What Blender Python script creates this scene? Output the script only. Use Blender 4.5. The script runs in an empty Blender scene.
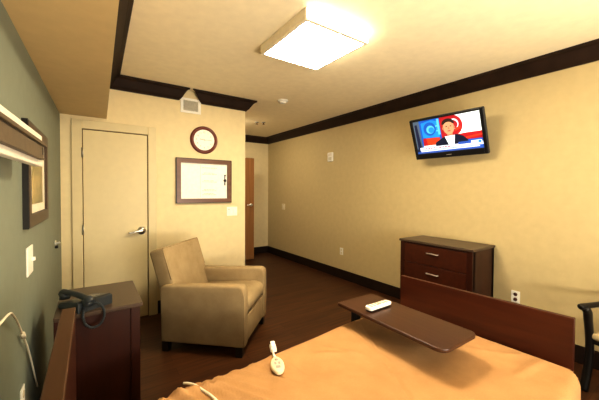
import bpy, bmesh, math, random
from math import sin, cos, tan, pi, radians
from mathutils import Vector, Matrix, noise
random.seed(7)
C = bpy.context.scene.collection
# ------------------------------------------------------------------ room dimensions (metres)
XR, YD, YF, XE = 3.358, 3.772, 6.13, 1.714      # right wall, door wall, far alcove wall, end of door wall
XL, AL, YB = -0.2436, 0.0188, -1.5              # left wall (slightly out of square), wall behind
ZC, ZS, XS = 2.620, 2.168, 0.142                # ceiling, soffit underside, soffit edge
TA = tan(AL)
def lwx(y, off=0.0): return XL + off + TA*(y-YD)
# ------------------------------------------------------------------ materials
def nt(name):
    m = bpy.data.materials.new(name); m.use_nodes = True
    t = m.node_tree; b = t.nodes['Principled BSDF']
    return m, t, b
def L(t, a, ao, b, bi): t.links.new(a.outputs[ao], b.inputs[bi])
def ramp(t, c0, c1, p0=0.3, p1=0.7):
    r = t.nodes.new('ShaderNodeValToRGB')
    r.color_ramp.elements[0].position = p0; r.color_ramp.elements[0].color = (*c0, 1)
    r.color_ramp.elements[1].position = p1; r.color_ramp.elements[1].color = (*c1, 1)
    return r
def coords(t, scale=(1,1,1), kind='Object', rot=(0,0,0)):
    tc = t.nodes.new('ShaderNodeTexCoord'); mp = t.nodes.new('ShaderNodeMapping')
    mp.inputs['Scale'].default_value = scale; mp.inputs['Rotation'].default_value = rot
    L(t, tc, kind, mp, 'Vector'); return mp
def noisy(name, c0, c1, scale=(8,8,8), rough=0.6, bump=0.0, detail=4.0, nscale=1.0, spec=0.5, p0=.3, p1=.7, bdist=0.01, metallic=0.0, sheen=0.0):
    m, t, b = nt(name)
    mp = coords(t, scale); n = t.nodes.new('ShaderNodeTexNoise')
    n.inputs['Scale'].default_value = nscale; n.inputs['Detail'].default_value = detail
    L(t, mp, 'Vector', n, 'Vector'); r = ramp(t, c0, c1, p0, p1)
    L(t, n, 'Fac', r, 'Fac'); L(t, r, 'Color', b, 'Base Color')
    b.inputs['Roughness'].default_value = rough; b.inputs['Specular IOR Level'].default_value = spec
    b.inputs['Metallic'].default_value = metallic
    if sheen: b.inputs['Sheen Weight'].default_value = sheen
    if bump:
        bp = t.nodes.new('ShaderNodeBump'); bp.inputs['Strength'].default_value = bump; bp.inputs['Distance'].default_value = bdist
        L(t, n, 'Fac', bp, 'Height'); L(t, bp, 'Normal', b, 'Normal')
    return m
def paint(name, c, var=0.03, rough=0.55, spec=0.25):
    return noisy(name, tuple(x*(1-var) for x in c), tuple(min(1, x*(1+var)) for x in c), (14,14,14), rough, 0.05, 5.0, 1.0, spec, bdist=0.002)
def wood(name, c0, c1, axis='X', rough=0.4, spec=0.4, dens=26):
    s = {'X': (1.6,dens,dens), 'Y': (dens,1.6,dens), 'Z': (dens,dens,1.6)}[axis]
    return noisy(name, c0, c1, s, rough, 0.05, 6.0, 1.0, spec, .25, .75, 0.002)
def plain(name, c, rough=0.4, metallic=0.0, spec=0.5):
    return noisy(name, tuple(x*.96 for x in c), tuple(min(1, x*1.04) for x in c), (30,30,30), rough, 0, 2.0, 1.0, spec, metallic=metallic)
def emit(name, c, s):
    m, t, b = nt(name); b.inputs['Base Color'].default_value = (*c, 1)
    n = t.nodes.new('ShaderNodeTexNoise'); n.inputs['Scale'].default_value = 40
    r = ramp(t, tuple(x*.98 for x in c), c); L(t, n, 'Fac', r, 'Fac'); L(t, r, 'Color', b, 'Emission Color')
    b.inputs['Emission Strength'].default_value = s; b.inputs['Roughness'].default_value = .5
    return m
def fabric(name, c0, c1, rough=0.9, weave=420, bump=0.25):
    m, t, b = nt(name)
    mp = coords(t, (weave, weave, weave)); n = t.nodes.new('ShaderNodeTexNoise'); n.inputs['Scale'].default_value = 1; n.inputs['Detail'].default_value = 2
    L(t, mp, 'Vector', n, 'Vector')
    mp2 = coords(t, (9,9,9)); n2 = t.nodes.new('ShaderNodeTexNoise'); n2.inputs['Scale'].default_value = 1; n2.inputs['Detail'].default_value = 4
    L(t, mp2, 'Vector', n2, 'Vector')
    mx = t.nodes.new('ShaderNodeMath'); mx.operation = 'ADD'; mh = t.nodes.new('ShaderNodeMath'); mh.operation = 'MULTIPLY'; mh.inputs[1].default_value = .5
    L(t, n, 'Fac', mx, 0); L(t, n2, 'Fac', mx, 1); L(t, mx, 'Value', mh, 0)
    r = ramp(t, c0, c1, .35, .65); L(t, mh, 'Value', r, 'Fac'); L(t, r, 'Color', b, 'Base Color')
    b.inputs['Roughness'].default_value = rough; b.inputs['Specular IOR Level'].default_value = .15
    bp = t.nodes.new('ShaderNodeBump'); bp.inputs['Strength'].default_value = bump; bp.inputs['Distance'].default_value = .0015
    L(t, n, 'Fac', bp, 'Height'); L(t, bp, 'Normal', b, 'Normal')
    return m
CREAM = (0.75, 0.635, 0.40)
M = dict(
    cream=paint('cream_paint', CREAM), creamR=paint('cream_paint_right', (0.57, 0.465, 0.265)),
    doorpaint=paint('door_paint', (0.68, 0.58, 0.36), .02, .42, .35),
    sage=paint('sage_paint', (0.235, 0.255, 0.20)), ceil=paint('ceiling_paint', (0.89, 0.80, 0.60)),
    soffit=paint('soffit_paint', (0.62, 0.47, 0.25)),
    crown=noisy('espresso_crown', (.020,.009,.004), (.034,.016,.008), (9,9,9), .5, 0, 4, 1, .3),
    base=noisy('espresso_base', (.016,.007,.004), (.026,.012,.006), (9,9,9), .5, 0, 4, 1, .3),
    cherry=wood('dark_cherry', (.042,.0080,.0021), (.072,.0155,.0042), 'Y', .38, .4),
    cherryZ=wood('dark_cherry_upright', (.028,.0054,.0015), (.050,.0105,.0029), 'Z', .38, .4),  # darker copy of the cherry, shade on upright faces put into the colour
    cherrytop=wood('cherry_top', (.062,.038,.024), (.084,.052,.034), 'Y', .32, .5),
    headtop=wood('headboard_wood_lit', (.066,.028,.010), (.092,.040,.015), 'Y', .4, .4),  # lighter wood colour carries the light on the headboard top
    walnut=wood('table_laminate', (.050,.019,.009), (.082,.033,.015), 'Y', .3, .5, 40),
    oak=wood('golden_oak', (.25,.115,.036), (.35,.17,.058), 'Z', .4, .4),
    railwood=wood('rail_wood', (.105,.075,.045), (.145,.105,.064), 'Y', .5, .3),
    framewood=wood('brown_frame', (.050,.028,.015), (.080,.044,.025), 'Z', .4, .4),
    frameblk=plain('frame_edge_black', (.012,.009,.007), .4),
    redwood=wood('red_mahogany', (.12,.022,.010), (.20,.042,.018), 'X', .3, .5),
    framebrn=wood('poster_frame', (.13,.058,.032), (.20,.095,.052), 'X', .3, .5),
    white=plain('white_plastic', (.86,.84,.77), .4), ivory=plain('ivory_plastic', (.72,.64,.47), .4),
    face=plain('clock_white', (.93,.89,.80), .5), grey=plain('print_grey', (.42,.38,.32), .6),
    pale=plain('pale_print', (.42,.34,.26), .6), black=plain('black_plastic', (.010,.010,.011), .3),
    blackw=wood('black_lacquer_wood', (.006,.005,.004), (.014,.010,.008), 'Z', .3, .5),
    phone=plain('charcoal_plastic', (.030,.036,.040), .38), chrome=plain('chrome', (.92,.91,.89), .32, 1.0),
    steel=plain('brushed_steel', (.45,.44,.42), .35, 1.0), dark=plain('dark_gap', (.02,.014,.010), .7),
    seam=plain('shadow_gap', (.16,.105,.05), .8),
    grille=plain('vent_grille', (.62,.58,.48), .5), grilled=plain('vent_dark', (.16,.14,.10), .8),
    blanket=fabric('apricot_blanket', (.42,.245,.11), (.50,.30,.14), .85, 300, .2),
    sheet=fabric('mattress_ticking', (.45,.42,.36), (.55,.52,.45)),
    uph=fabric('taupe_upholstery', (.30,.220,.120), (.40,.305,.175), .92, 260, .5),
    cushion=fabric('cream_cushion', (.52,.42,.25), (.62,.52,.33)),
    matw=plain('mat_board', (.82,.76,.62), .7), paper=plain('white_paper', (.90,.87,.80), .5),
    diff=emit('warm_diffuser', (1, .885, .655), 31.0), diffside=emit('lit_acrylic_side', (1, .90, .70), 5.5),
    lampmetal=plain('lamp_housing', (.86,.80,.66), .4), frost=plain('frosted_acrylic', (.78,.72,.62), .5),
    cord=plain('white_cord', (.78,.72,.58), .5), brown=plain('brown_socket', (.10,.035,.02), .4),
)
def floor_mat():
    m, t, b = nt('dark_plank_floor')
    mp = coords(t, (1,1,1)); br = t.nodes.new('ShaderNodeTexBrick')
    br.inputs['Scale'].default_value = 1; br.inputs['Brick Width'].default_value = 1.1; br.inputs['Row Height'].default_value = .11
    br.inputs['Mortar Size'].default_value = .0015; br.inputs['Bias'].default_value = 0
    br.inputs['Color1'].default_value = (.064,.0235,.0072,1); br.inputs['Color2'].default_value = (.090,.0345,.0108,1); br.inputs['Mortar'].default_value = (.03,.010,.004,1)
    L(t, mp, 'Vector', br, 'Vector')
    mp2 = coords(t, (2.2, 34, 1)); n = t.nodes.new('ShaderNodeTexNoise'); n.inputs['Scale'].default_value = 1; n.inputs['Detail'].default_value = 6
    L(t, mp2, 'Vector', n, 'Vector'); r = ramp(t, (.62,.62,.62), (1.25,1.2,1.15), .3, .7); L(t, n, 'Fac', r, 'Fac')
    mx = t.nodes.new('ShaderNodeMixRGB'); mx.blend_type = 'MULTIPLY'; mx.inputs['Fac'].default_value = 1
    L(t, br, 'Color', mx, 'Color1'); L(t, r, 'Color', mx, 'Color2'); L(t, mx, 'Color', b, 'Base Color')
    b.inputs['Roughness'].default_value = .42; b.inputs['Specular IOR Level'].default_value = .35
    return m
M['floor'] = floor_mat()
def art_mat():
    m, t, b = nt('abstract_landscape')
    mp = coords(t, (1, 2.2, 5)); n = t.nodes.new('ShaderNodeTexNoise'); n.inputs['Scale'].default_value = 1.6; n.inputs['Detail'].default_value = 5
    L(t, mp, 'Vector', n, 'Vector'); r = t.nodes.new('ShaderNodeValToRGB'); cr = r.color_ramp
    cr.elements[0].position = .3; cr.elements[0].color = (.13,.12,.045,1); cr.elements[1].position = .72; cr.elements[1].color = (.50,.36,.15,1)
    e = cr.elements.new(.5); e.color = (.32,.25,.10,1)
    L(t, n, 'Fac', r, 'Fac'); L(t, r, 'Color', b, 'Base Color'); b.inputs['Roughness'].default_value = .35
    return m
M['art'] = art_mat()
# ------------------------------------------------------------------ mesh builder
class MB:
    def __init__(s): s.bm = bmesh.new(); s.mi = 0; s.mats = []
    def mat(s, m):
        m = M[m] if isinstance(m, str) else m
        if m not in s.mats: s.mats.append(m)
        s.mi = s.mats.index(m); return s
    def merge(s, b, mtx=None, smooth=False):
        if mtx is not None: bmesh.ops.transform(b, matrix=mtx, verts=b.verts)
        bmesh.ops.recalc_face_normals(b, faces=b.faces)
        for f in b.faces: f.material_index = s.mi; f.smooth = smooth
        me = bpy.data.meshes.new('t'); b.to_mesh(me); b.free(); s.bm.from_mesh(me); bpy.data.meshes.remove(me); return s
    def box(s, x0, x1, y0, y1, z0, z1, bev=0.0, seg=2, mtx=None, smooth=None):
        b = bmesh.new(); bmesh.ops.create_cube(b, size=1)
        bmesh.ops.transform(b, matrix=Matrix.Translation(((x0+x1)/2,(y0+y1)/2,(z0+z1)/2)) @ Matrix.Diagonal((x1-x0,y1-y0,z1-z0,1)), verts=b.verts)
        if bev: bmesh.ops.bevel(b, geom=list(b.edges), offset=bev, segments=seg, affect='EDGES', profile=.5)
        return s.merge(b, mtx, (bev > .012) if smooth is None else smooth)
    def prism(s, pts, h0, h1, axis='Z', bev=0.0, seg=2, mtx=None, smooth=False):
        def P(a, c, h): return {'Z': (a,c,h), 'Y': (a,h,c), 'X': (h,a,c)}[axis]
        b = bmesh.new(); v0 = [b.verts.new(P(a,c,h0)) for a, c in pts]; v1 = [b.verts.new(P(a,c,h1)) for a, c in pts]
        b.faces.new(v0); b.faces.new(v1); n = len(pts)
        for i in range(n): b.faces.new((v0[i], v0[(i+1)%n], v1[(i+1)%n], v1[i]))
        bmesh.ops.recalc_face_normals(b, faces=b.faces)
        if bev:
            caps = [f for f in b.faces if len(f.verts) == n][:2]
            es = {e for f in caps for e in f.edges}
            bmesh.ops.bevel(b, geom=list(es), offset=bev, segments=seg, affect='EDGES', profile=.5)
        return s.merge(b, mtx, smooth)
    def cyl(s, c, r, h, axis='Z', seg=24, r2=None, bev=0.0, mtx=None, smooth=True):
        b = bmesh.new(); bmesh.ops.create_cone(b, cap_ends=True, segments=seg, radius1=r, radius2=r if r2 is None else r2, depth=h)
        R = {'Z': Matrix(), 'X': Matrix.Rotation(pi/2,4,'Y'), 'Y': Matrix.Rotation(pi/2,4,'X')}[axis]
        if bev: bmesh.ops.bevel(b, geom=[e for e in b.edges if len(e.link_faces) == 2 and any(len(f.verts) > 4 for f in e.link_faces)], offset=bev, segments=2, affect='EDGES')
        m = Matrix.Translation(c) @ R
        return s.merge(b, m if mtx is None else mtx @ m, smooth)
    def lathe(s, prof, c=(0,0,0), axis='Z', seg=40, mtx=None):
        b = bmesh.new(); rings = []
        for r, z in prof: rings.append([b.verts.new((r*cos(2*pi*i/seg), r*sin(2*pi*i/seg), z)) for i in range(seg)])
        for a, d in zip(rings, rings[1:]):
            for i in range(seg): b.faces.new((a[i], a[(i+1)%seg], d[(i+1)%seg], d[i]))
        if prof[0][0] > 1e-4: b.faces.new(rings[0])
        if prof[-1][0] > 1e-4: b.faces.new(rings[-1])
        bmesh.ops.remove_doubles(b, verts=b.verts, dist=1e-6)
        R = {'Z': Matrix(), 'X': Matrix.Rotation(pi/2,4,'Y'), 'Y': Matrix.Rotation(pi/2,4,'X')}[axis]
        m = Matrix.Translation(c) @ R
        return s.merge(b, m if mtx is None else mtx @ m, True)
    def tube(s, pts, r, seg=10, closed=False, mtx=None, flat=1.0):
        pts = [Vector(p) for p in pts]; n = len(pts); rr = r if isinstance(r, (list, tuple)) else [r]*n
        b = bmesh.new(); rings = []; up = None
        for i, p in enumerate(pts):
            d = (pts[min(i+1,n-1)] - pts[max(i-1,0)]).normalized()
            if up is None: up = d.orthogonal().normalized()
            up = (up - d*up.dot(d)).normalized(); sd = d.cross(up)
            rings.append([b.verts.new(p + (up*cos(2*pi*k/seg) + sd*sin(2*pi*k/seg)*flat)*rr[i]) for k in range(seg)])
        for a, d in zip(rings, rings[1:]):
            for k in range(seg): b.faces.new((a[k], a[(k+1)%seg], d[(k+1)%seg], d[k]))
        b.faces.new(rings[0]); b.faces.new(rings[-1])
        return s.merge(b, mtx, True)
    def poly(s, pts3):
        b = bmesh.new(); b.faces.new([b.verts.new(p) for p in pts3])
        for f in b.faces: f.material_index = s.mi
        me = bpy.data.meshes.new('t'); b.to_mesh(me); b.free(); s.bm.from_mesh(me); bpy.data.meshes.remove(me); return s
    def grid(s, P, smooth=True):
        b = bmesh.new(); V = [[b.verts.new(p) for p in row] for row in P]
        for i in range(len(V)-1):
            for j in range(len(V[0])-1): b.faces.new((V[i][j], V[i+1][j], V[i+1][j+1], V[i][j+1]))
        return s.merge(b, None, smooth)
    def obj(s, name, parent=None):
        me = bpy.data.meshes.new(name); s.bm.to_mesh(me); s.bm.free()
        for m in s.mats: me.materials.append(m)
        o = bpy.data.objects.new(name, me); C.objects.link(o)
        if parent: o.parent = parent
        return o
def mb(m): return MB().mat(m)
def spline(pts, n=8):
    P = [Vector(p) for p in pts]; P = [2*P[0]-P[1]] + P + [2*P[-1]-P[-2]]; out = []
    for i in range(1, len(P)-2):
        for k in range(n):
            t = k/n; a, b_, c, d = P[i-1:i+3]
            out.append(.5*((2*b_) + (c-a)*t + (2*a-5*b_+4*c-d)*t*t + (3*b_-a-3*c+d)*t**3))
    out.append(P[-2]); return out
def thing(name, label, cat, loc=(0,0,0), rz=0.0, group=None):
    o = bpy.data.objects.new(name, None); o.empty_display_size = .1; C.objects.link(o)
    o.location = loc; o.rotation_euler = (0,0,rz); o['label'] = label; o['category'] = cat
    if group: o['group'] = group
    return o
def tag(o, label, cat, group=None, loc=None, rz=None):
    o['label'] = label; o['category'] = cat
    if group: o['group'] = group
    if loc: o.location = loc
    if rz is not None: o.rotation_euler = (0,0,rz)
    return o
def struct(o): o['kind'] = 'structure'; return o
def copy_tree(o, parent=None):
    c = o.copy(); C.objects.link(c)
    if parent: c.parent = parent
    for ch in list(o.children): copy_tree(ch, c)
    return c
# ------------------------------------------------------------------ room shell
struct(mb('floor').box(-.7, XR+.12, YB-.12, YF+.12, -.1, 0).obj('floor'))
struct(mb('ceil').box(-.7, XR+.12, YB-.12, YF+.12, ZC, ZC+.1).obj('ceiling'))
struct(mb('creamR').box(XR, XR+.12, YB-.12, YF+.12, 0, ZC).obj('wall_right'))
struct(mb('cream').box(XE, XR, YF, YF+.12, 0, ZC).obj('wall_far'))
struct(mb('cream').box(-.6, XE, YD, YF+.12, 0, ZC).obj('wall_door_side'))
struct(mb('sage').prism([(lwx(YB-.12), YB-.12), (lwx(YD), YD), (lwx(YD)-.15, YD), (lwx(YB-.12)-.15, YB-.12)], 0, ZC).obj('wall_left'))
WX0, WX1, WZ0, WZ1 = .7, 2.9, .75, 2.15            # window opening behind the camera
w = mb('cream'); w.box(lwx(YB), WX0, YB-.12, YB, 0, ZC); w.box(WX1, XR, YB-.12, YB, 0, ZC); w.box(WX0, WX1, YB-.12, YB, 0, WZ0); w.box(WX0, WX1, YB-.12, YB, WZ1, ZC)
struct(w.obj('wall_rear'))
w = mb('white')
for a, b_, c, d in ((WX0,WX1,WZ0,WZ0+.05),(WX0,WX1,WZ1-.05,WZ1),(WX0,WX0+.05,WZ0+.05,WZ1-.05),(WX1-.05,WX1,WZ0+.05,WZ1-.05),(1.78,1.82,WZ0+.05,WZ1-.05)):
    w.box(a, b_, YB-.09, YB-.03, c, d)
struct(w.obj('window_1'))
# lowered soffit along the left wall
sx = lambda y: XS + TA*(y-YD)
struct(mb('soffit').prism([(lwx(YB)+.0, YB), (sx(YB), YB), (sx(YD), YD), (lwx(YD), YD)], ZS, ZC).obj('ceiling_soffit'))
# crown moulding
PROF = [(1.18*o_, z_) for o_, z_ in [(0,2.487),(.010,2.487),(.014,2.496),(.024,2.503),(.036,2.520),(.056,2.556),(.074,2.588),(.084,2.597),(.100,2.603),(.100,ZC),(0,ZC)]]
def crown(n, p0, p1, nrm, sh0, sh1):
    p0 = Vector((*p0,0)); p1 = Vector((*p1,0)); d = (p1-p0).normalized(); nv = Vector((*nrm,0))
    w = mb('crown'); b = bmesh.new()
    A = [b.verts.new(p0 + nv*o + d*(sh0*o) + Vector((0,0,z))) for o, z in PROF]
    B = [b.verts.new(p1 + nv*o + d*(sh1*o) + Vector((0,0,z))) for o, z in PROF]
    for i in range(len(A)): j = (i+1) % len(A); b.faces.new((A[i], A[j], B[j], B[i]))
    b.faces.new(A); b.faces.new(B); w.merge(b)
    struct(w.obj('trim_%d' % n))
crown(1, (XR, YB), (XR, YF), (-1,0), 0, -1)
crown(2, (XR, YF), (XE, YF), (0,-1), 1, -1)
crown(3, (XE, YF), (XE, YD), (1,0), 1, 1)
crown(4, (XE, YD), (1.139, YD), (0,-1), -1, 1.2)
crown(5, (.857, YD), (XS, YD), (0,-1), -.9, -1)
crown(6, (sx(YD), YD), (sx(YB), YB), (cos(AL),-sin(AL)), 1, 0)
# baseboards
def basebd(name, x0, x1, y0, y1):
    struct(mb('base').box(x0, x1, y0, y1, 0, .149, .004).obj(name))
basebd('baseboard_right', XR-.014, XR, YB, YF)
basebd('baseboard_far', XE+.014, XR-.014, YF-.014, YF)
basebd('baseboard_partition', XE, XE+.014, YD, YF-.014)
basebd('baseboard_door_wall', .625, XE+.014, YD-.014, YD)
struct(mb('base').prism([(lwx(YB),YB),(lwx(YB)+.014,YB),(lwx(YD)+.014,YD),(lwx(YD),YD)], 0, .149).obj('baseboard_left'))
# cream closet door with casing
d = thing('door_1', 'closed cream painted door with a chrome lever behind the armchair', 'door', (.231, YD, 0)); struct(d)
w = mb('doorpaint'); w.box(-.386,-.300,-.022,0,0,2.13,.004); w.box(.300,.386,-.022,0,0,2.13,.004); w.box(-.300,.300,-.022,0,2.042,2.13,.004)
w.obj('door_casing', d)
w = mb('seam'); w.box(-.300,.300,-.003,0,0,2.042); w.obj('door_gap', d)
w = mb('doorpaint'); w.box(-.293,.291,-.010,-.003,.008,2.032,.002); leaf = w.obj('door_leaf', d)
for z in (1.80, 1.02, .24):
    mb('steel').box(-.306,-.290,-.028,-.010,z-.05,z+.05,.003).cyl((-.298,-.028,z),.007,.1).obj('hinge', d)
w = mb('chrome'); w.cyl((.232,-.016,.975),.042,.014,'Y',28,bev=.003); w.cyl((.232,-.038,.975),.016,.04,'Y')
w.tube(spline([(.235,-.058,.975),(.20,-.060,.974),(.15,-.060,.966),(.105,-.056,.960)]), [.016]*9+[.014]*8+[.011]*8); w.obj('door_handle', leaf)
# open oak door in the alcove
d = thing('door_2', 'open oak door standing out beyond the end of the cream wall', 'door', (XE+.016, 5.647, 0)); struct(d)
w = mb('oak'); w.box(.01,1.036,0,.044,.012,2.085,.003); leaf = w.obj('door_leaf', d)
w = mb('chrome'); w.cyl((.965,-.006,1.13),.03,.012,'Y'); w.cyl((.965,-.03,1.13),.01,.045,'Y'); w.box(.86,.975,-.058,-.044,1.12,1.14,.005); w.obj('door_handle', leaf)
for z in (1.85,1.05,.25): mb('steel').cyl((.004,-.004,z),.007,.1).obj('hinge', d)
# ------------------------------------------------------------------ ceiling fittings
lx0, lx1, ly0, ly1, lz = 1.155, 1.735, 1.612, 2.245, 2.55
t = thing('ceiling_light', 'large square box lamp glowing white on the ceiling', 'ceiling light', ((lx0+lx1)/2,(ly0+ly1)/2,ZC))
a, b_, h = (lx1-lx0)/2, (ly1-ly0)/2, ZC-lz
w = mb('lampmetal'); w.box(-a,-a+.012,-b_,b_,-h,0); w.box(-a+.012,a-.012,b_-.012,b_,-h,0); w.box(-a+.012,a-.012,-b_+.012,b_-.012,-.012,0)
w.obj('lamp_housing', t)
w = mb('diffside'); w.box(-a+.012,a-.012,-b_,-b_+.010,-h,0); w.box(a-.010,a,-b_,b_-.012,-h,0); w.obj('lit_side', t)
w = mb('lampmetal'); fw = .022
for q in ((-a,a,-b_,-b_+fw),(-a,a,b_-fw,b_),(-a,-a+fw,-b_+fw,b_-fw),(a-fw,a,-b_+fw,b_-fw)): w.box(*q,-h-.008,-h)
w.obj('trim_frame', t)
w = mb('diff'); w.box(-a+fw,a-fw,-b_+fw,b_-fw,-h-.004,-h+.004); w.obj('diffuser', t)
t = thing('smoke_detector', 'round cream smoke detector on the ceiling past the lamp', 'smoke detector', (2.10,3.44,ZC))
mb('white').lathe([(0,-.042),(.030,-.042),(.042,-.036),(.05,-.02)]).obj('sensor_head', t)
mb('white').lathe([(.05,-.02),(.066,-.018),(.07,-.01),(.07,0)]).obj('base_plate', t)
for i, (x, y) in enumerate(((2.40,4.80),(2.50,4.74))):
    t = thing('sprinkler_head', 'small brass ceiling fitting by the alcove, the %s one of the pair' % ('left','right')[i], 'sprinkler', (x,y,ZC), group='paired ceiling fittings by the alcove')
    mb('steel').cyl((0,0,-.004),.032,.008).obj('escutcheon', t)
    mb('seam').cyl((0,0,-.02),.012,.028).cyl((0,0,-.036),.02,.004).obj('nozzle', t)
# ------------------------------------------------------------------ door wall fittings
def on_door(x, z): return (x, YD, z)
t = thing('wall_vent', 'white square air vent under the gap in the dark crown moulding', 'vent', on_door(1.0,2.441))
w = mb('white'); fo, fi = (.119,.088), (.086,.060)
for q in ((-fo[0],fo[0],fi[1],fo[1]),(-fo[0],fo[0],-fo[1],-fi[1]),(-fo[0],-fi[0],-fi[1],fi[1]),(fi[0],fo[0],-fi[1],fi[1])): w.box(q[0],q[1],-.014,0,q[2],q[3],.003)
w.obj('vent_frame', t)
mb('grilled').box(-fi[0],fi[0],-.003,0,-fi[1],fi[1]).obj('vent_backing', t)
w = mb('grille')
for k in range(9): z = -.052+k*.013; w.box(-fi[0],fi[0],-.012,-.003,z-.004,z+.0035)
w.obj('louvers', t)
t = thing('wall_clock', 'round white wall clock with a dark red wooden rim above the framed sheet', 'clock', on_door(1.160,2.047))
mb('redwood').lathe([(.122,-.004),(.128,.016),(.142,.030),(.156,.030),(.166,.020),(.169,.004),(.169,0),(.122,-.004)], axis='Y', seg=64).obj('rim', t)
mb('face').cyl((0,-.007,0),.128,.014,'Y',64,smooth=False).obj('clock_face', t)
def text_mesh(w, s, size, mtx):
    cu = bpy.data.curves.new('t','FONT'); cu.body = s; cu.size = size; cu.align_x = 'CENTER'; cu.align_y = 'CENTER'; cu.extrude = .0004
    o = bpy.data.objects.new('t', cu); C.objects.link(o); bpy.context.view_layer.update()
    me = bpy.data.meshes.new_from_object(o.evaluated_get(bpy.context.evaluated_depsgraph_get())); bpy.data.objects.remove(o); bpy.data.curves.remove(cu)
    b = bmesh.new(); b.from_mesh(me); bpy.data.meshes.remove(me); return w.merge(b, mtx)
w = mb('grey'); RX = Matrix.Rotation(pi/2,4,'X')
for k in range(1,13):
    an = pi/2 - k*pi/6; text_mesh(w, str(k), .031, Matrix.Translation((.093*cos(an),-.0148,.093*sin(an))) @ RX)
for k in range(60):
    an = k*pi/30; m_ = Matrix.Rotation(an,4,'Y'); w.box(-.0008,.0008,-.0146,-.0138,.111,.117 if k%5 else .120, mtx=m_)
w.obj('numerals', t)
w = mb('grey'); w.box(-.0035,.0035,-.0175,-.0162,-.012,.055,mtx=Matrix.Rotation(radians(-82),4,'Y')); w.obj('hour_hand', t)
w = mb('grey'); w.box(-.0025,.0025,-.0195,-.0182,-.014,.086,mtx=Matrix.Rotation(radians(88),4,'Y')); w.cyl((0,-.018,0),.006,.010,'Y',16); w.obj('minute_hand', t)
# framed sheet
t = thing('framed_notice', 'wide framed white sheet with faint lines of print below the clock', 'picture frame', on_door(1.168,1.540))
a, b_, fw = .335, .265, .048
w = mb('framebrn')
for pts in (((-a,-b_),(a,-b_),(a-fw,-b_+fw),(-a+fw,-b_+fw)), ((-a,b_),(a,b_),(a-fw,b_-fw),(-a+fw,b_-fw)), ((-a,-b_),(-a,b_),(-a+fw,b_-fw),(-a+fw,-b_+fw)), ((a,-b_),(a,b_),(a-fw,b_-fw),(a-fw,-b_+fw))):
    w.prism(pts, -.028, 0, 'Y')
w.obj('frame', t)
w = mb('frameblk')
for q in ((-a-.006,-a,-b_,b_),(a,a+.006,-b_,b_),(-a-.006,a+.006,b_,b_+.006),(-a-.006,a+.006,-b_-.006,-b_)): w.box(q[0],q[1],-.032,0,q[2],q[3])
w.obj('outer_lip', t)
mb('paper').box(-a+fw,a-fw,-.006,0,-b_+fw,b_-fw).obj('white_sheet', t)
w = mb('pale')
for k, z in enumerate((.165,.100,.085,.005,-.010,-.105,-.120,-.155,-.170)):
    x0, x1 = (-.01,.12) if k % 2 else (-.03,.15)
    x = x0
    while x < x1: l = random.uniform(.012,.035); w.box(x, min(x+l,x1), -.0068,-.006, z-.0025, z+.0025); x += l+.008
w.box(-.055,-.053,-.0066,-.006,-.2,.2); w.obj('printed_lines', t)
w = mb('black'); w.lathe([(0,-.008),(.017,-.004),(.019,.004),(.012,.01),(0,.012)], (.258,-.012,.012), 'Y', 20); w.box(.253,.263,-.014,-.006,.02,.08,.002); w.box(.251,.265,-.014,-.006,-.05,-.01,.002); w.lathe([(0,-.006),(.010,-.002),(.010,.004),(0,.006)], (.258,-.012,.078), 'Y', 16); w.obj('ornament', t)
t = thing('wall_switch_plate', 'white double switch plate on the cream wall beside the framed sheet', 'switch', on_door(1.527,1.152))
mb('white').box(-.072,.072,-.008,0,-.058,.058,.004).obj('cover_plate', t)
for x in (-.028,.028): mb('white').box(x-.016,x+.016,-.013,-.008,-.032,.032,.003).obj('rocker', t)
mb('grey').box(-.058,-.036,-.0145,-.013,.036-.012,.036-.004).obj('indicator', t)
# ------------------------------------------------------------------ right wall fittings (local +Y points into the wall, -Y into the room)
RZR = -pi/2    # local -Y -> world -X
def right_thing(name, label, cat, y, z, group=None): return thing(name, label, cat, (XR, y, z), RZR, group)
t = right_thing('alarm_strobe', 'white alarm box high on the tan wall left of the television', 'alarm', 3.925, 2.002)
mb('white').box(-.062,.062,-.028,.001,-.075,.075,.008).obj('alarm_body', t)
mb('frost').box(-.045,.045,-.05,-.028,.015,.058,.008).obj('strobe_lens', t)
w = mb('grille'); w.box(-.04,.04,-.031,-.028,-.055,-.005,.001); w.obj('sounder_grille', t)
t = right_thing('light_switch', 'white light switch on the tan wall near the alcove corner', 'switch', 5.45, 1.085)
mb('ivory').box(-.058,.058,-.008,0,-.062,.062,.003).obj('cover_plate', t)
mb('ivory').box(-.016,.016,-.014,-.008,-.03,.03,.003).obj('rocker', t)
def outlet(label, y, z, mat, dk):
    t = right_thing('wall_outlet', label, 'outlet', y, z, 'wall outlets on the tan wall')
    mb(mat).box(-.037,.037,-.007,0,-.057,.057,.003).obj('cover_plate', t)
    for s in (-1,1):
        r = mb(dk).cyl((0,-.008,s*.024),.0165,.004,'Y',24).obj('receptacle', t)
    return t
outlet('white wall outlet low on the tan wall left of the dresser', 3.64, .445, 'white', 'ivory')
outlet('white wall outlet with two brown sockets right of the dresser', 1.187, .422, 'white', 'brown')
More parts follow.
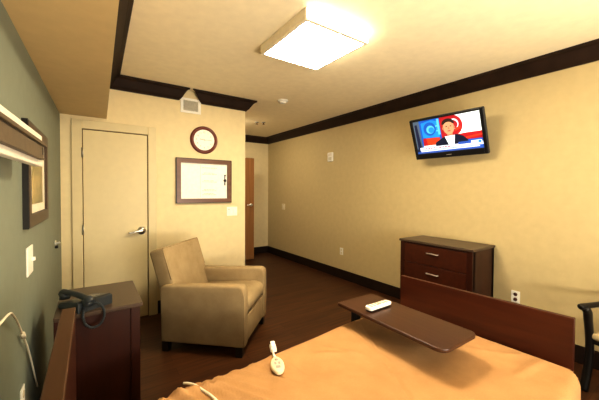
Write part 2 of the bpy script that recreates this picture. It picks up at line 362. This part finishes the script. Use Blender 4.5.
# ------------------------------------------------------------------ television
t = thing('television', 'black flat television tilted down on the tan wall showing a newscaster', 'television', (3.125,1.773,2.020))
t.rotation_mode = 'QUATERNION'
yaw, tl, rl = .10, .385, .011
n = Vector((-cos(yaw)*cos(tl), -sin(yaw)*cos(tl), -sin(tl))); rt = Vector((0,0,1)).cross(n).normalized(); up = n.cross(rt)
rt, up = rt*cos(rl)+up*sin(rl), -rt*sin(rl)+up*cos(rl)
t.rotation_quaternion = Matrix((rt, -n, up)).transposed().to_quaternion()     # local x right, -y towards viewer, z up
W2, H2 = .383, .233
w = mb('black'); w.box(-W2,W2,.0,.035,-H2,H2,.012,3)
sw, s0, s1 = .345, -.165, .208
for q in ((-W2+.004,-sw,-H2+.004,H2-.004),(sw,W2-.004,-H2+.004,H2-.004),(-sw,sw,s1,H2-.004),(-sw,sw,-H2+.004,s0)): w.box(q[0],q[1],-.010,.006,q[2],q[3],.004)
w.box(-.28,.28,.035,.075,-.17,.17,.015); w.obj('television_case', t)
mb('grey').box(-.028,.028,-.0115,-.010,-.203,-.196).obj('bezel_badge', t)
def scr(n_, c, s=1.0): M[n_] = emit(n_, c, s)
for n_, c in dict(s_blue=(.01,.10,.50), s_cyan=(.015,.25,.72), s_ltcy=(.12,.50,.90), s_navy=(.012,.018,.06), s_red=(.36,.010,.018), s_orng=(.62,.055,.015), s_white=(.85,.93,1.0), s_pale=(.55,.68,.85),
                  s_skin=(.66,.31,.19), s_skin2=(.46,.19,.115), s_hair=(.025,.012,.010), s_suit=(.006,.010,.035), s_grey=(.09,.13,.19), s_bar=(.72,.80,1.0), s_box=(.03,.10,.45)).items(): scr(n_, c, .33)
w = MB(); lay = [0]
def sp(m, pts):
    lay[0] += 1; w.mat(m); y = -.0004 - lay[0]*.00012
    w.poly([(-sw + 2*sw*u, y, s0 + (s1-s0)*v) for u, v in pts])
def ell(m, cu, cv, ru, rv, a0=0, a1=360, n_=28): sp(m, [(cu+ru*cos(radians(a0+(a1-a0)*k/n_)), cv+rv*sin(radians(a0+(a1-a0)*k/n_))) for k in range(n_ + (a1-a0 < 360))])
def rec(m, u0, u1, v0, v1): sp(m, [(u0,v0),(u1,v0),(u1,v1),(u0,v1)])
rec('s_blue',0,1,0,1); rec('s_grey',0,.10,.12,1); sp('s_navy',[(.02,.15),(.08,.15),(.06,.9),(.02,.9)])
sp('s_cyan',[(.13,.48),(.40,.44),(.42,.9),(.30,.97),(.13,.92)]); ell('s_blue',.26,.72,.10,.20); ell('s_ltcy',.27,.70,.065,.12); ell('s_cyan',.285,.68,.045,.085)
sp('s_ltcy',[(.385,.52),(.42,.52),(.42,.98),(.385,.98)]); rec('s_ltcy',.36,.385,.62,.66); rec('s_ltcy',.355,.385,.76,.80)
sp('s_orng',[(.12,.14),(.40,.14),(.40,.44),(.14,.46)]); sp('s_red',[(.12,.14),(.2,.14),(.18,.46),(.13,.46)])
rec('s_red',.43,.78,.30,1); rec('s_white',.66,1,.46,1); ell('s_red',.60,.72,.155,.30); ell('s_pale',.63,.76,.075,.15); ell('s_red',.615,.74,.07,.13); sp('s_orng',[(.64,.56),(.72,.60),(.73,.68),(.65,.64)])
rec('s_red',.74,1,.28,.47); sp('s_orng',[(.76,.30),(1,.36),(1,.40),(.78,.36)]); rec('s_white',.92,1,.60,1)
sp('s_suit',[(.28,.12),(.33,.30),(.43,.40),(.50,.46),(.66,.46),(.74,.40),(.80,.28),(.82,.12)])
sp('s_white',[(.475,.44),(.50,.30),(.53,.14),(.62,.14),(.635,.30),(.63,.45)]); sp('s_pale',[(.555,.40),(.575,.40),(.585,.18),(.565,.15),(.548,.18)])
sp('s_skin2',[(.515,.45),(.60,.45),(.60,.56),(.515,.56)])
ell('s_skin',.553,.685,.082,.205); ell('s_hair',.55,.80,.092,.135,-8,188); ell('s_skin',.553,.735,.070,.105)
ell('s_skin2',.468,.67,.012,.04); ell('s_skin2',.637,.67,.012,.04)
ell('s_hair',.522,.715,.013,.013); ell('s_hair',.585,.715,.013,.013); sp('s_skin2',[(.547,.70),(.560,.70),(.566,.635),(.542,.635)]); ell('s_red',.555,.585,.024,.013)
sp('s_suit',[(.43,.40),(.475,.44),(.53,.14),(.46,.12)]); sp('s_suit',[(.63,.45),(.69,.42),(.68,.12),(.60,.14)])
rec('s_bar',.05,1,.10,.19); rec('s_white',.12,.32,.17,.235); rec('s_box',.66,.84,.165,.235); rec('s_bar',.84,.985,.15,.235); ell('s_cyan',.955,.19,.022,.035)
for k in range(9): rec('s_red', .14+k*.045, .14+k*.045+random.uniform(.018,.036), .13, .158)
rec('s_box',.0,1,.0,.055); rec('s_bar',.06,.95,.055,.085); rec('s_navy',.0,.05,.07,.15)
w.obj('lit_screen', t)
# wall bracket
w = mb('black'); w.box(-.1,.1,.075,.09,-.1,.1); Q = Matrix((rt, -n, up)); wp = Q @ (Vector((XR-.040,1.80,2.06))-Vector((3.125,1.773,2.020)))
w.tube([(0,.085,0),tuple((Vector((0,.085,0))+wp)/2+Vector((0,0,-.02))),tuple(wp)],.02); pm = Q.to_4x4() @ Matrix.Translation((XR-3.125,1.80-1.773,.04)); w.box(-.035,-.003,-.09,.09,-.09,.09,.002,mtx=pm); w.obj('wall_bracket', t)
# ------------------------------------------------------------------ dresser
t = thing('dresser', 'dark cherry chest of drawers against the tan wall behind the footboard', 'dresser', (XR-.018,1.772,0), RZR)
# local: x along wall (+x -> -Y world, right in the photo), -y to room
hw, dp = .395, .435
w = mb('cherryZ'); w.box(-hw,hw,-dp+.022,-.0,.07,.868)
for x in (-hw,hw-.05): w.box(x,x+.05,-dp,-dp+.05,0,.868,.003)
for x in (-hw,hw-.045): w.box(x,x+.045,-.045,0,0,.868,.003)
w.obj('carcass', t)
mb('cherrytop').box(-hw-.012,hw+.012,-dp-.014,.004,.868,.893,.006).obj('top', t)
for z0, z1 in ((.652,.855),(.440,.646),(.100,.434)):
    dr = mb('cherry').box(-hw+.053,hw-.053,-dp-.002,-dp+.02,z0,z1,.004).obj('drawer', t)
    zc = z0+.13 if z1-z0 < .25 else z1-.1
    h = mb('chrome'); h.tube(spline([(-.062,-dp-.004,zc),(-.055,-dp-.024,zc),(0,-dp-.028,zc+.003),(.055,-dp-.024,zc),(.062,-dp-.004,zc)]),.0065); h.obj('handle', dr)
# ------------------------------------------------------------------ nightstand
t = thing('nightstand', 'dark cherry nightstand against the green wall with a telephone on top', 'nightstand', (0,2.29,0))
nx0, nx1, ny = -.168, .240, .255
w = mb('cherryZ'); w.box(nx0,nx1-.02,-ny+.008,ny-.008,.06,.726)
for x0, x1 in ((nx0,nx0+.05),(nx1-.05,nx1-.0)):
    w.box(x0,x1,-ny,-ny+.04,0,.726,.003); w.box(x0,x1,ny-.04,ny,0,.726,.003)
w.obj('carcass', t)
mb('cherrytop').box(nx0,nx1+.014,-ny-.014,ny+.014,.726,.75,.005).obj('top', t)
for z0, z1 in ((.52,.715),(.31,.512),(.09,.302)):
    dr = mb('cherry').box(nx1-.03,nx1+.002,-ny+.045,ny-.045,z0,z1,.004).obj('drawer', t)
    h = mb('chrome'); zc = (z0+z1)/2; h.tube(spline([(nx1,-.06,zc),(nx1+.010,-.052,zc),(nx1+.012,0,zc),(nx1+.010,.052,zc),(nx1,.06,zc)]),.006); h.obj('handle', dr)
# ------------------------------------------------------------------ telephone on the nightstand
t = thing('telephone', 'dark grey desk telephone with coiled cord on the nightstand corner', 'telephone', (-.030,2.150,.75), radians(30))
w = mb('phone'); w.prism([(-.10,.0),(.10,.0),(.10,.014),(.085,.030),(-.08,.060),(-.10,.054)], -.095, .095, 'X', .006)
w.obj('phone_base', t)
w = mb('grey')
for i in range(4):
    for j in range(3): w.box(.0+j*.026,.018+j*.026,.045-i*.026,.062-i*.026,.026+(i*.0049),.036+(i*.0049),.002)
w.obj('keypad', t)
w = mb('phone'); pts = spline([(-.05,-.135,.055),(-.05,-.105,.072),(-.05,0,.082),(-.05,.105,.076),(-.05,.135,.06)], 6)
w.tube(pts, [.022]+[.024]*5+[.018]*2+[.016]*10+[.018]*2+[.024]*4+[.022], 12); w.cyl((-.05,-.112,.052),.026,.034); w.cyl((-.05,.112,.056),.026,.034); w.obj('handset', t)
w = mb('phone'); Wi = (Matrix.Translation((-.030,2.150,.75)) @ Matrix.Rotation(radians(30),4,'Z')).inverted()
cen = [Wi @ Vector(p) for p in ((-.004,2.02,.800),(.030,2.008,.795),(.052,2.002,.765),(.056,1.994,.725),(.038,1.990,.685),(.005,1.989,.672),(-.026,1.990,.692),(-.040,1.996,.735),(-.036,2.012,.772),(-.030,2.06,.785))]
cl = spline(cen, 40); co = []
for i, p in enumerate(cl):
    d_ = (cl[min(i+1,len(cl)-1)]-cl[max(i-1,0)]).normalized(); a1 = d_.orthogonal().normalized(); a2 = d_.cross(a1); an = i*1.15
    co.append(p + (a1*cos(an)+a2*sin(an))*.0052)
w.tube(co, .0028, 6); w.obj('coiled_cord', t)
# ------------------------------------------------------------------ left wall things
def left_thing(name, label, cat, y, z, group=None): return thing(name, label, cat, (lwx(y), y, z), pi/2-AL, group)   # local -Y into the room, local +x -> +Y world
t = left_thing('framed_picture', 'brown framed landscape print in a white mat on the green wall', 'picture', 2.340, 1.503)
a, b_, fw = .340, .268, .062
w = mb('framewood')
for pts in (((-a,-b_),(a,-b_),(a-fw,-b_+fw),(-a+fw,-b_+fw)), ((-a,b_),(a,b_),(a-fw,b_-fw),(-a+fw,b_-fw)), ((-a,-b_),(-a,b_),(-a+fw,b_-fw),(-a+fw,-b_+fw)), ((a,-b_),(a,b_),(a-fw,b_-fw),(a-fw,-b_+fw))):
    w.prism(pts, -.026, 0, 'Y')
w.obj('frame', t)
w = mb('frameblk')
for q in ((-a-.006,-a,-b_,b_),(a,a+.006,-b_,b_),(-a-.006,a+.006,b_,b_+.006),(-a-.006,a+.006,-b_-.006,-b_)): w.box(q[0],q[1],-.024,0,q[2],q[3])
w.obj('frame_edge', t)
mb('matw').box(-a+fw,a-fw,-.012,0,-b_+fw,b_-fw).obj('mat_board', t)
mb('art').box(-a+fw+.105,a-fw-.105,-.0145,-.012,-b_+fw+.05,b_-fw-.05).obj('landscape_print', t)
t = left_thing('light_switch', 'white toggle switch on the green wall under the framed print', 'switch', 2.13, 1.050)
mb('white').box(-.075,.075,-.008,0,-.075,.075,.003).obj('cover_plate', t)
mb('white').box(.022,.034,-.024,-.008,-.008,.012,.002).obj('toggle', t)
t = left_thing('wall_hook', 'small chrome hook on the green wall near the door', 'hook', 3.262, .962)
mb('chrome').cyl((0,-.004,.01),.026,.008,'Y').tube(spline([(0,-.008,.01),(0,-.025,.011),(0,-.034,.016)]),.008).obj('hook_stem', t)
mb('black').cyl((0,-.012,-.022),.012,.02,'Y').obj('rubber_stop', t)
t = left_thing('wall_outlet', 'white wall outlet low on the green wall beside the headboard', 'outlet', 1.908, .430)
mb('white').box(-.037,.037,-.007,0,-.057,.057,.003).obj('cover_plate', t)
for s in (-1,1): mb('ivory').cyl((0,-.008,s*.024),.0165,.004,'Y',24).obj('receptacle', t)
# long reading light above the headboard
AF = .045
t = thing('bed_wall_light', 'long wooden fronted wall light with frosted strips above the headboard', 'wall light', (-.165, 1.72, 1.60), pi/2-AF)
w = mb('frost'); w.box(-1.9,.072,.018,.050,-.070,.069,.004); w.obj('frosted_diffuser', t)
w = mb('railwood'); w.box(-1.9,0,.003,.017,-.039,.012); w.box(-1.9,0,-.006,.017,.015,.028,.002); w.box(-1.9,0,-.002,.017,-.045,-.038,.001); w.box(-.018,0,.017,.05,-.039,.028); w.obj('wooden_front', t)
w = mb('frameblk'); w.box(-1.9,-.002,.001,.017,.0115,.0155); w.box(-.030,-.006,.0015,.004,-.024,.006); w.obj('dark_groove', t)
mb('railwood').box(-1.2,-.1,.05,.098,-.05,.05).obj('wall_mount', t)
# white cord hanging on the green wall
w = mb('cord'); pp = [(lwx(y)+o, y, z) for y, z, o in ((1.25,1.02,.06),(1.46,.985,.045),(1.60,.935,.03),(1.72,.865,.022),(1.86,.755,.016),(1.99,.632,.014),(2.13,.449,.014),(2.25,.30,.012))]
w.tube(spline(pp), .0042, 8); o = w.obj('drooping_cable'); tag(o, 'thin white cable drooping down the green wall behind the headboard', 'cable')
w = mb('cord'); w.tube([(lwx(1.86)+.016,1.845,.768),(lwx(1.86)+.016,1.88,.735)],.010,8); w.obj('cable_joint', o)
# ------------------------------------------------------------------ bed
BZ = .485
t = thing('bed', 'bed with a dark cherry footboard under an apricot blanket', 'bed', (1.0,.9,0))
T = Matrix.Translation((-1.0,-.9,0))
FA = Matrix.Translation((2.135,1.015,0)) @ Matrix.Rotation(radians(4.2),4,'Z')
w = mb('cherry'); w.box(0,.035,-.527,.545,.12,.735,.004,mtx=T@FA); w.obj('footboard', t)
w = mb('cherryZ'); w.box(-.093,-.052,.33,1.435,.12,.965,.004,mtx=T); hb = w.obj('headboard', t)
mb('headtop').box(-.094,-.051,.33,1.437,.965,.977,.003,mtx=T).obj('top_edge', hb)  # top painted lighter as if lit, face below darker as if in shadow
for x, y, m_ in ((-.092,.40,None),(-.092,1.33,None)): mb('cherryZ').box(x,x+.04,y,y+.06,0,.12,mtx=T).obj('leg', t)
for y in (-.47,.44): mb('cherryZ').box(.0,.035,y,y+.06,0,.12,mtx=T@FA).obj('leg', t)
HF, FF, NF, HN = Vector((-.04,1.452)), Vector((2.10,1.645)), Vector((2.136,.428)), Vector((-.04,.290))
def bl(u, v): return (HN*(1-u)+NF*u)*(1-v) + (HF*(1-u)+FF*u)*v     # u along the bed, v towards the far side
w = mb('cherryZ')
w.prism([tuple(bl(u,v)) for u, v in ((.0,.06),(.985,.06),(.985,.94),(.0,.94))], .16, .24, mtx=T); w.obj('bed_rail', t)
w = mb('sheet'); w.prism([tuple(bl(u,v)) for u, v in ((.0,.02),(.985,.02),(.985,.98),(.0,.98))], .24, BZ-.02, bev=.03, seg=3, mtx=T, smooth=True); w.obj('mattress', t)
# blanket
Lb, Wb = 2.15, 1.18; rr = .055
def prof(s, drop):       # s metres beyond the start of the rounded edge -> (outward, down)
    if s <= 0: return 0, 0
    if s < rr*pi/2: return rr*sin(s/rr), rr*(1-cos(s/rr))
    return rr, rr + s - rr*pi/2
def ridge(x, y, x0, y0, x1, y1, wd, h):
    p = Vector((x-x0,y-y0)); d_ = Vector((x1-x0,y1-y0)); l = d_.length; d_ /= l; a = p.dot(d_); c = p.x*-d_.y + p.y*d_.x
    e = 1 if 0 <= a <= l else math.exp(-((a if a < 0 else a-l)/.05)**2)
    return h*math.exp(-(c/wd)**2)*e
RID = [(.44,1.50,.66,1.12,.014,.010),(.50,1.50,.66,1.24,.010,.008),(.36,1.47,.56,1.05,.016,.011),(.58,1.52,.78,1.26,.014,.008),(.70,1.53,.80,1.36,.010,.006),(.40,1.48,.50,1.32,.010,.014),(.84,1.53,.88,1.30,.012,.006),
       (.31,1.45,.40,1.28,.016,.016),(.25,1.44,.33,1.25,.014,.014),(.34,1.42,.47,1.40,.018,.014),
       (1.10,1.34,1.20,1.27,.02,.008),(1.17,1.37,1.25,1.25,.012,.006),(1.45,1.48,1.36,1.10,.014,.005),(1.80,.95,2.0,.72,.02,.004),(1.85,.62,2.02,.60,.02,.005)]
P = []
NU, NV = 190, 130
for i in range(NU+1):
    su = -.0 + (Lb+.13)*i/NU; row = []
    ex = su-(Lb-rr) ; ox, dx = prof(ex, 0); bu = min(su, Lb-rr) + ox
    for j in range(NV+1):
        sv = -.26 + (Wb+.52)*j/NV
        if sv < rr: o_, dz = prof(rr-sv, 0); bv = rr - o_
        elif sv > Wb-rr: o_, dz = prof(sv-(Wb-rr), 0); bv = Wb-rr+o_
        else: dz = 0; bv = sv
        # rounded corner at the near foot: pull in
        cu, cv = bu-(Lb-.14), .14-bv
        q = bl(bu/Lb, bv/Wb)
        if cu > 0 and cv > 0:
            r_ = math.hypot(cu, cv)
            if r_ > 1e-6: k = min(1, .14/max(r_, 1e-6)*max(cu, cv)/.14) if r_ > .14 else 1; q = bl((Lb-.14+cu*k)/Lb, (.14-cv*k)/Wb)
        down = dx + dz if (dx == 0 or dz == 0) else max(dx, dz)
        z = BZ - down
        fl = max(0.0, 1-down/.05)
        nz = noise.noise(Vector((q.x*3.1, q.y*3.1, 1.7)))*.009 + noise.noise(Vector((q.x*8, q.y*5, 4.2)))*.004 + noise.noise(Vector((q.x*19+q.y*6, q.y*15, 2.2)))*.0012
        z += nz*fl + 1.5*sum(ridge(q.x, q.y, *r) for r in RID)*(.12+.88*fl)
        z -= ridge(q.x, q.y, .85, 1.22, 1.33, .98, .007, .004)        # soft centre crease
        z -= ridge(q.x, q.y, 1.0, .50, 1.55, 1.45, .007, .006)
        if down > .06:
            wv = .014*sin(q.x*17+noise.noise(Vector((q.x*4,0,0)))*3)*min(1,(down-.06)/.15); q = q + Vector((0, wv if bv > .5 else -wv))
        row.append((q.x-1.0, q.y-.9, z))
    P.append(row)
w = mb('blanket'); w.grid(P); bk = w.obj('blanket', t)
sm = bk.modifiers.new('thick','SOLIDIFY'); sm.thickness = .006; sm.offset = -1
# nurse call remote and its clip on the blanket
t = thing('call_remote', 'oval cream pendant remote clipped to the edge of the blanket', 'remote', (.805,1.360,BZ+.008), radians(68))
# local +x points toward the far edge of the bed
w = mb('ivory'); pl = [(.073*cos(2*pi*k/28), .036*sin(2*pi*k/28)) for k in range(28)]; w.prism(pl, 0, .022, bev=.008, seg=3, smooth=True); w.obj('remote_body', t)
w = mb('grey'); w.cyl((.038,0,.0215),.010,.004); w.box(-.006,.016,-.016,-.004,.0205,.0235,.001); w.box(-.006,.016,.004,.016,.0205,.0235,.001); w.box(-.040,-.018,-.012,.012,.0205,.0235,.001); w.obj('buttons', t)
w = mb('white'); w.tube(spline([(.068,0,.010),(.10,.006,.014),(.14,.004,.016),(.165,-.002,.016)]),[.008]*8+[.006]*8+[.005]*9,8); w.obj('remote_cord', t)
w = mb('white'); w.box(.145,.205,-.018,.018,.004,.026,.004); w.box(.150,.210,-.013,.013,.026,.040,.003); w.obj('clip', t)
# second cord over the blanket edge
w = mb('cord'); w.tube(spline([(.362,1.50,.494),(.377,1.478,.500),(.396,1.445,.504),(.418,1.385,.504),(.440,1.310,.506),(.452,1.22,.503),(.440,1.08,.500)]),.006,8)
o = w.obj('bed_control_cord'); tag(o, 'pale cord lying over the lower left edge of the blanket', 'cord')
# ------------------------------------------------------------------ overbed table
t = thing('overbed_table', 'dark wood overbed table with a remote on it across the bed', 'table', (1.604,1.195,0))
def rrect(hx, hy, rad, n_=6):
    out = []
    for sx_, sy_, a0 in ((1,1,0),(-1,1,90),(-1,-1,180),(1,-1,270)):
        r_ = rad if not isinstance(rad, dict) else rad[(sx_,sy_)]
        for k in range(n_+1): a_ = radians(a0+90*k/n_); out.append((sx_*(hx-r_)+r_*cos(a_), sy_*(hy-r_)+r_*sin(a_)))
    return out
TZ = .640
w = mb('walnut'); w.prism(rrect(.175,.394,{(1,1):.012,(-1,1):.012,(-1,-1):.055,(1,-1):.05}), TZ-.022, TZ, bev=.006); w.obj('tabletop', t)
w = mb('black'); w.box(-.02,.08,-.24,.35,TZ-.044,TZ-.022,.003); w.obj('support_arm', t)
w = mb('black'); w.box(.045,.100,.432,.480,.05,.52,.004); w.box(.055,.09,.438,.474,.50,.57,.003); w.box(.045,.100,.24,.480,.555,.585,.003); w.box(.05,.08,.24,.28,.58,TZ-.03); w.obj('column', t)
w = mb('black'); w.box(-.20,-.15,-.34,.50,.055,.085,.004); w.box(.15,.20,-.34,.50,.055,.085,.004); w.box(-.20,.20,.432,.482,.055,.085,.004); w.obj('base_frame', t)
for x in (-.175,.175):
    for y in (-.30,.47): mb('black').cyl((x,y,.028),.028,.024,'X',18).box(x-.006,x+.006,y-.008,y+.008,.04,.058).obj('caster', t)
# tv remote
t = thing('remote_control', 'long white remote control lying on the dark overbed table', 'remote', (1.590,1.355,TZ), radians(1))
w = mb('black'); w.box(-.10,.10,-.023,.023,0,.012,.004); w.obj('remote_underside', t)
w = mb('white'); w.prism(rrect(.110,.028,.02), .010, .032, bev=.006, seg=3); w.obj('remote_shell', t)
w = mb('grey')
for i in range(6):
    for j in range(3):
        if i != 3: w.box(-.086+i*.029,-.072+i*.029,-.0175+j*.013,-.0085+j*.013,.0315,.0345,.001)
w.cyl((.008,0,.0325),.014,.004); w.obj('buttons', t)
# ------------------------------------------------------------------ upholstered armchair (local +x forward)
t = thing('armchair', 'taupe upholstered armchair with a square tilted back beside the cream door', 'armchair', (1.030,2.868,0), radians(-43))
HX, HY, AW = .385, .37, .105
def arm_prof():
    return [(-HX,.085),(HX-.01,.085),(HX,.11),(HX-.002,.54),(HX-.008,.585),(HX-.03,.610),(HX-.06,.616),(-HX+.08,.594),(-HX+.03,.588),(-HX-.012,.565)]
for s in (-1,1):
    y0, y1 = (HY-AW, HY) if s > 0 else (-HY, -HY+AW)
    w = mb('uph'); w.prism(arm_prof(), y0, y1, 'Y', .022, 3, smooth=True); ar = w.obj('armrest', t)
    # piping around the arm front panel
    w = mb('uph'); yy = y0+.006 if s < 0 else y1-.006
    w.tube([(HX-.012,yy,.10),(HX-.008,yy,.30),(HX-.012,yy,.53),(HX-.022,yy,.575),(HX-.05,yy,.598)],.006,6); w.obj('piping', ar)
w = mb('uph'); w.box(-HX+.02,HX-.03,-HY+AW-.005,HY-AW+.005,.09,.36,.015); w.box(HX-.06,HX-.012,-HY+AW-.004,HY-AW+.004,.095,.33,.014,3); w.obj('seat_base', t)
w = mb('uph')
sp_ = [(-.20,.34),(HX-.02,.345),(HX-.004,.37),(HX-.004,.435),(HX-.03,.475),(HX-.10,.488),(-.20,.462)]
w.prism(sp_, -HY+AW+.002, HY-AW-.002, 'Y', .022, 3, smooth=True); w.obj('seat_cushion', t)
w = mb('uph'); BM_ = Matrix.Translation((-.300,0,.38)) @ Matrix.Rotation(radians(-17.5),4,'Y')
w.box(-.075,.075,-HY+.040,HY-.040,-.04,.537,.030,4,mtx=BM_); bc = w.obj('backrest', t)
w = mb('uph'); 
for yy in (-HY+.048,HY-.048): w.tube([tuple(BM_ @ Vector((.066,yy,z))) for z in (.24,.3,.4,.522)],.006,6)
w.tube([tuple(BM_ @ Vector((.066,y,.528))) for y in (-HY+.05,0,HY-.05)],.006,6); w.obj('piping', bc)
w = mb('uph'); w.box(-HX+.01,-HX+.06,-HY+AW-.005,HY-AW+.005,.09,.56,.015); w.obj('rear_panel', t)
for x in (-HX+.035,HX-.055):
    for y in (-HY+.04,HY-.04): mb('blackw').box(x-.03,x+.03,y-.03,y+.03,0,.088,.004).obj('leg', t)
# ------------------------------------------------------------------ side chair at the right edge (local +x forward, faces the bed)
t = thing('side_chair', 'black wooden armchair with a cream seat at the right edge of the photo', 'chair', (3.011,.278,0), radians(159))
for s in (-1,1):
    yy = s*.27
    w = mb('blackw'); pts = spline([(.195,yy,0),(.165,yy,.12),(.145,yy,.26),(.150,yy,.40),(.165,yy,.50),(.175,yy,.565),(.205,yy,.605)],6)
    w.tube(pts, [.030+.009*abs(i/(len(pts)-1)-.4) for i in range(len(pts))], 10, flat=.8); w.obj('leg', t)
    w = mb('blackw'); w.tube(spline([(.250,yy,.606),(.215,yy,.612),(.12,yy,.612),(-.02,yy,.614),(-.10,yy,.63),(-.150,yy,.65)],5),[.014]+[.022]*4+[.020]*21,10); w.obj('armrest', t)
    w = mb('blackw'); w.tube(spline([(-.165,yy*.85,0),(-.145,yy*.85,.2),(-.135,yy*.85,.42),(-.145,yy*.85,.66),(-.165,yy*.85,.92)],5),.02,10); w.obj('leg', t)
w = mb('blackw'); w.box(-.14,.15,-.255,.255,.34,.372,.006); w.obj('seat_rail', t)
w = mb('cushion'); w.box(-.135,.165,-.262,.262,.373,.425,.022,4); w.obj('seat', t)
for z0, z1, x in ((.82,.92,-.175),(.52,.58,-.155)): mb('blackw').box(x,x+.024,-.23,.23,z0,z1,.006).obj('back_rail', t)
# ------------------------------------------------------------------ light
def area(name, loc, rot, sx_, sy_, power, col):
    l = bpy.data.lights.new(name, 'AREA'); l.shape = 'RECTANGLE'; l.size = sx_; l.size_y = sy_; l.energy = power; l.color = col
    o = bpy.data.objects.new(name, l); C.objects.link(o); o.location = loc; o.rotation_euler = rot; return o
area('window_daylight', ((WX0+WX1)/2, YB-.10, (WZ0+WZ1)/2), (radians(108),0,0), WX1-WX0, WZ1-WZ0, 30, (1, .98, .92))
area('added_uplight', (1.1,-1.0,.75), (radians(150),0,0), 1.6, .6, 52, (1, .92, .76))  # added lamp behind the camera, lifts the ceiling brightness
area('alcove_fill', (1.98,4.9,ZC-.03), (0,radians(-18),0), .25, .25, 9, (1, .92, .72))  # added light hidden by the partition, brightens the alcove and far wall
wd = bpy.data.worlds.new('World'); bpy.context.scene.world = wd; wd.use_nodes = True
bg = wd.node_tree.nodes['Background']; sky = wd.node_tree.nodes.new('ShaderNodeTexSky'); sky.sky_type = 'HOSEK_WILKIE'
wd.node_tree.links.new(sky.outputs['Color'], bg.inputs['Color']); bg.inputs['Strength'].default_value = .6
# ------------------------------------------------------------------ camera
cd = bpy.data.cameras.new('Camera'); cam = bpy.data.objects.new('Camera', cd); C.objects.link(cam)
cd.sensor_width = 36; cd.lens = 302.006*36/599; cd.shift_y = -(200-197.543)/599; cd.clip_start = .02
Fv = Vector((0.56840857,0.82241958,-0.02318909)); Rv = Vector((0.82270752,-0.56843,0.00629789)); Uv = Vector((0.00800186,0.02265761,0.99971126))
mt = Matrix((Rv, Uv, -Fv)).transposed().to_4x4(); mt.translation = (0,0,1.43); cam.matrix_world = mt
bpy.context.scene.camera = cam
vs = bpy.context.scene.view_settings; vs.view_transform = 'Standard'; vs.look = 'None'; vs.exposure = 1.06; vs.gamma = 0.80
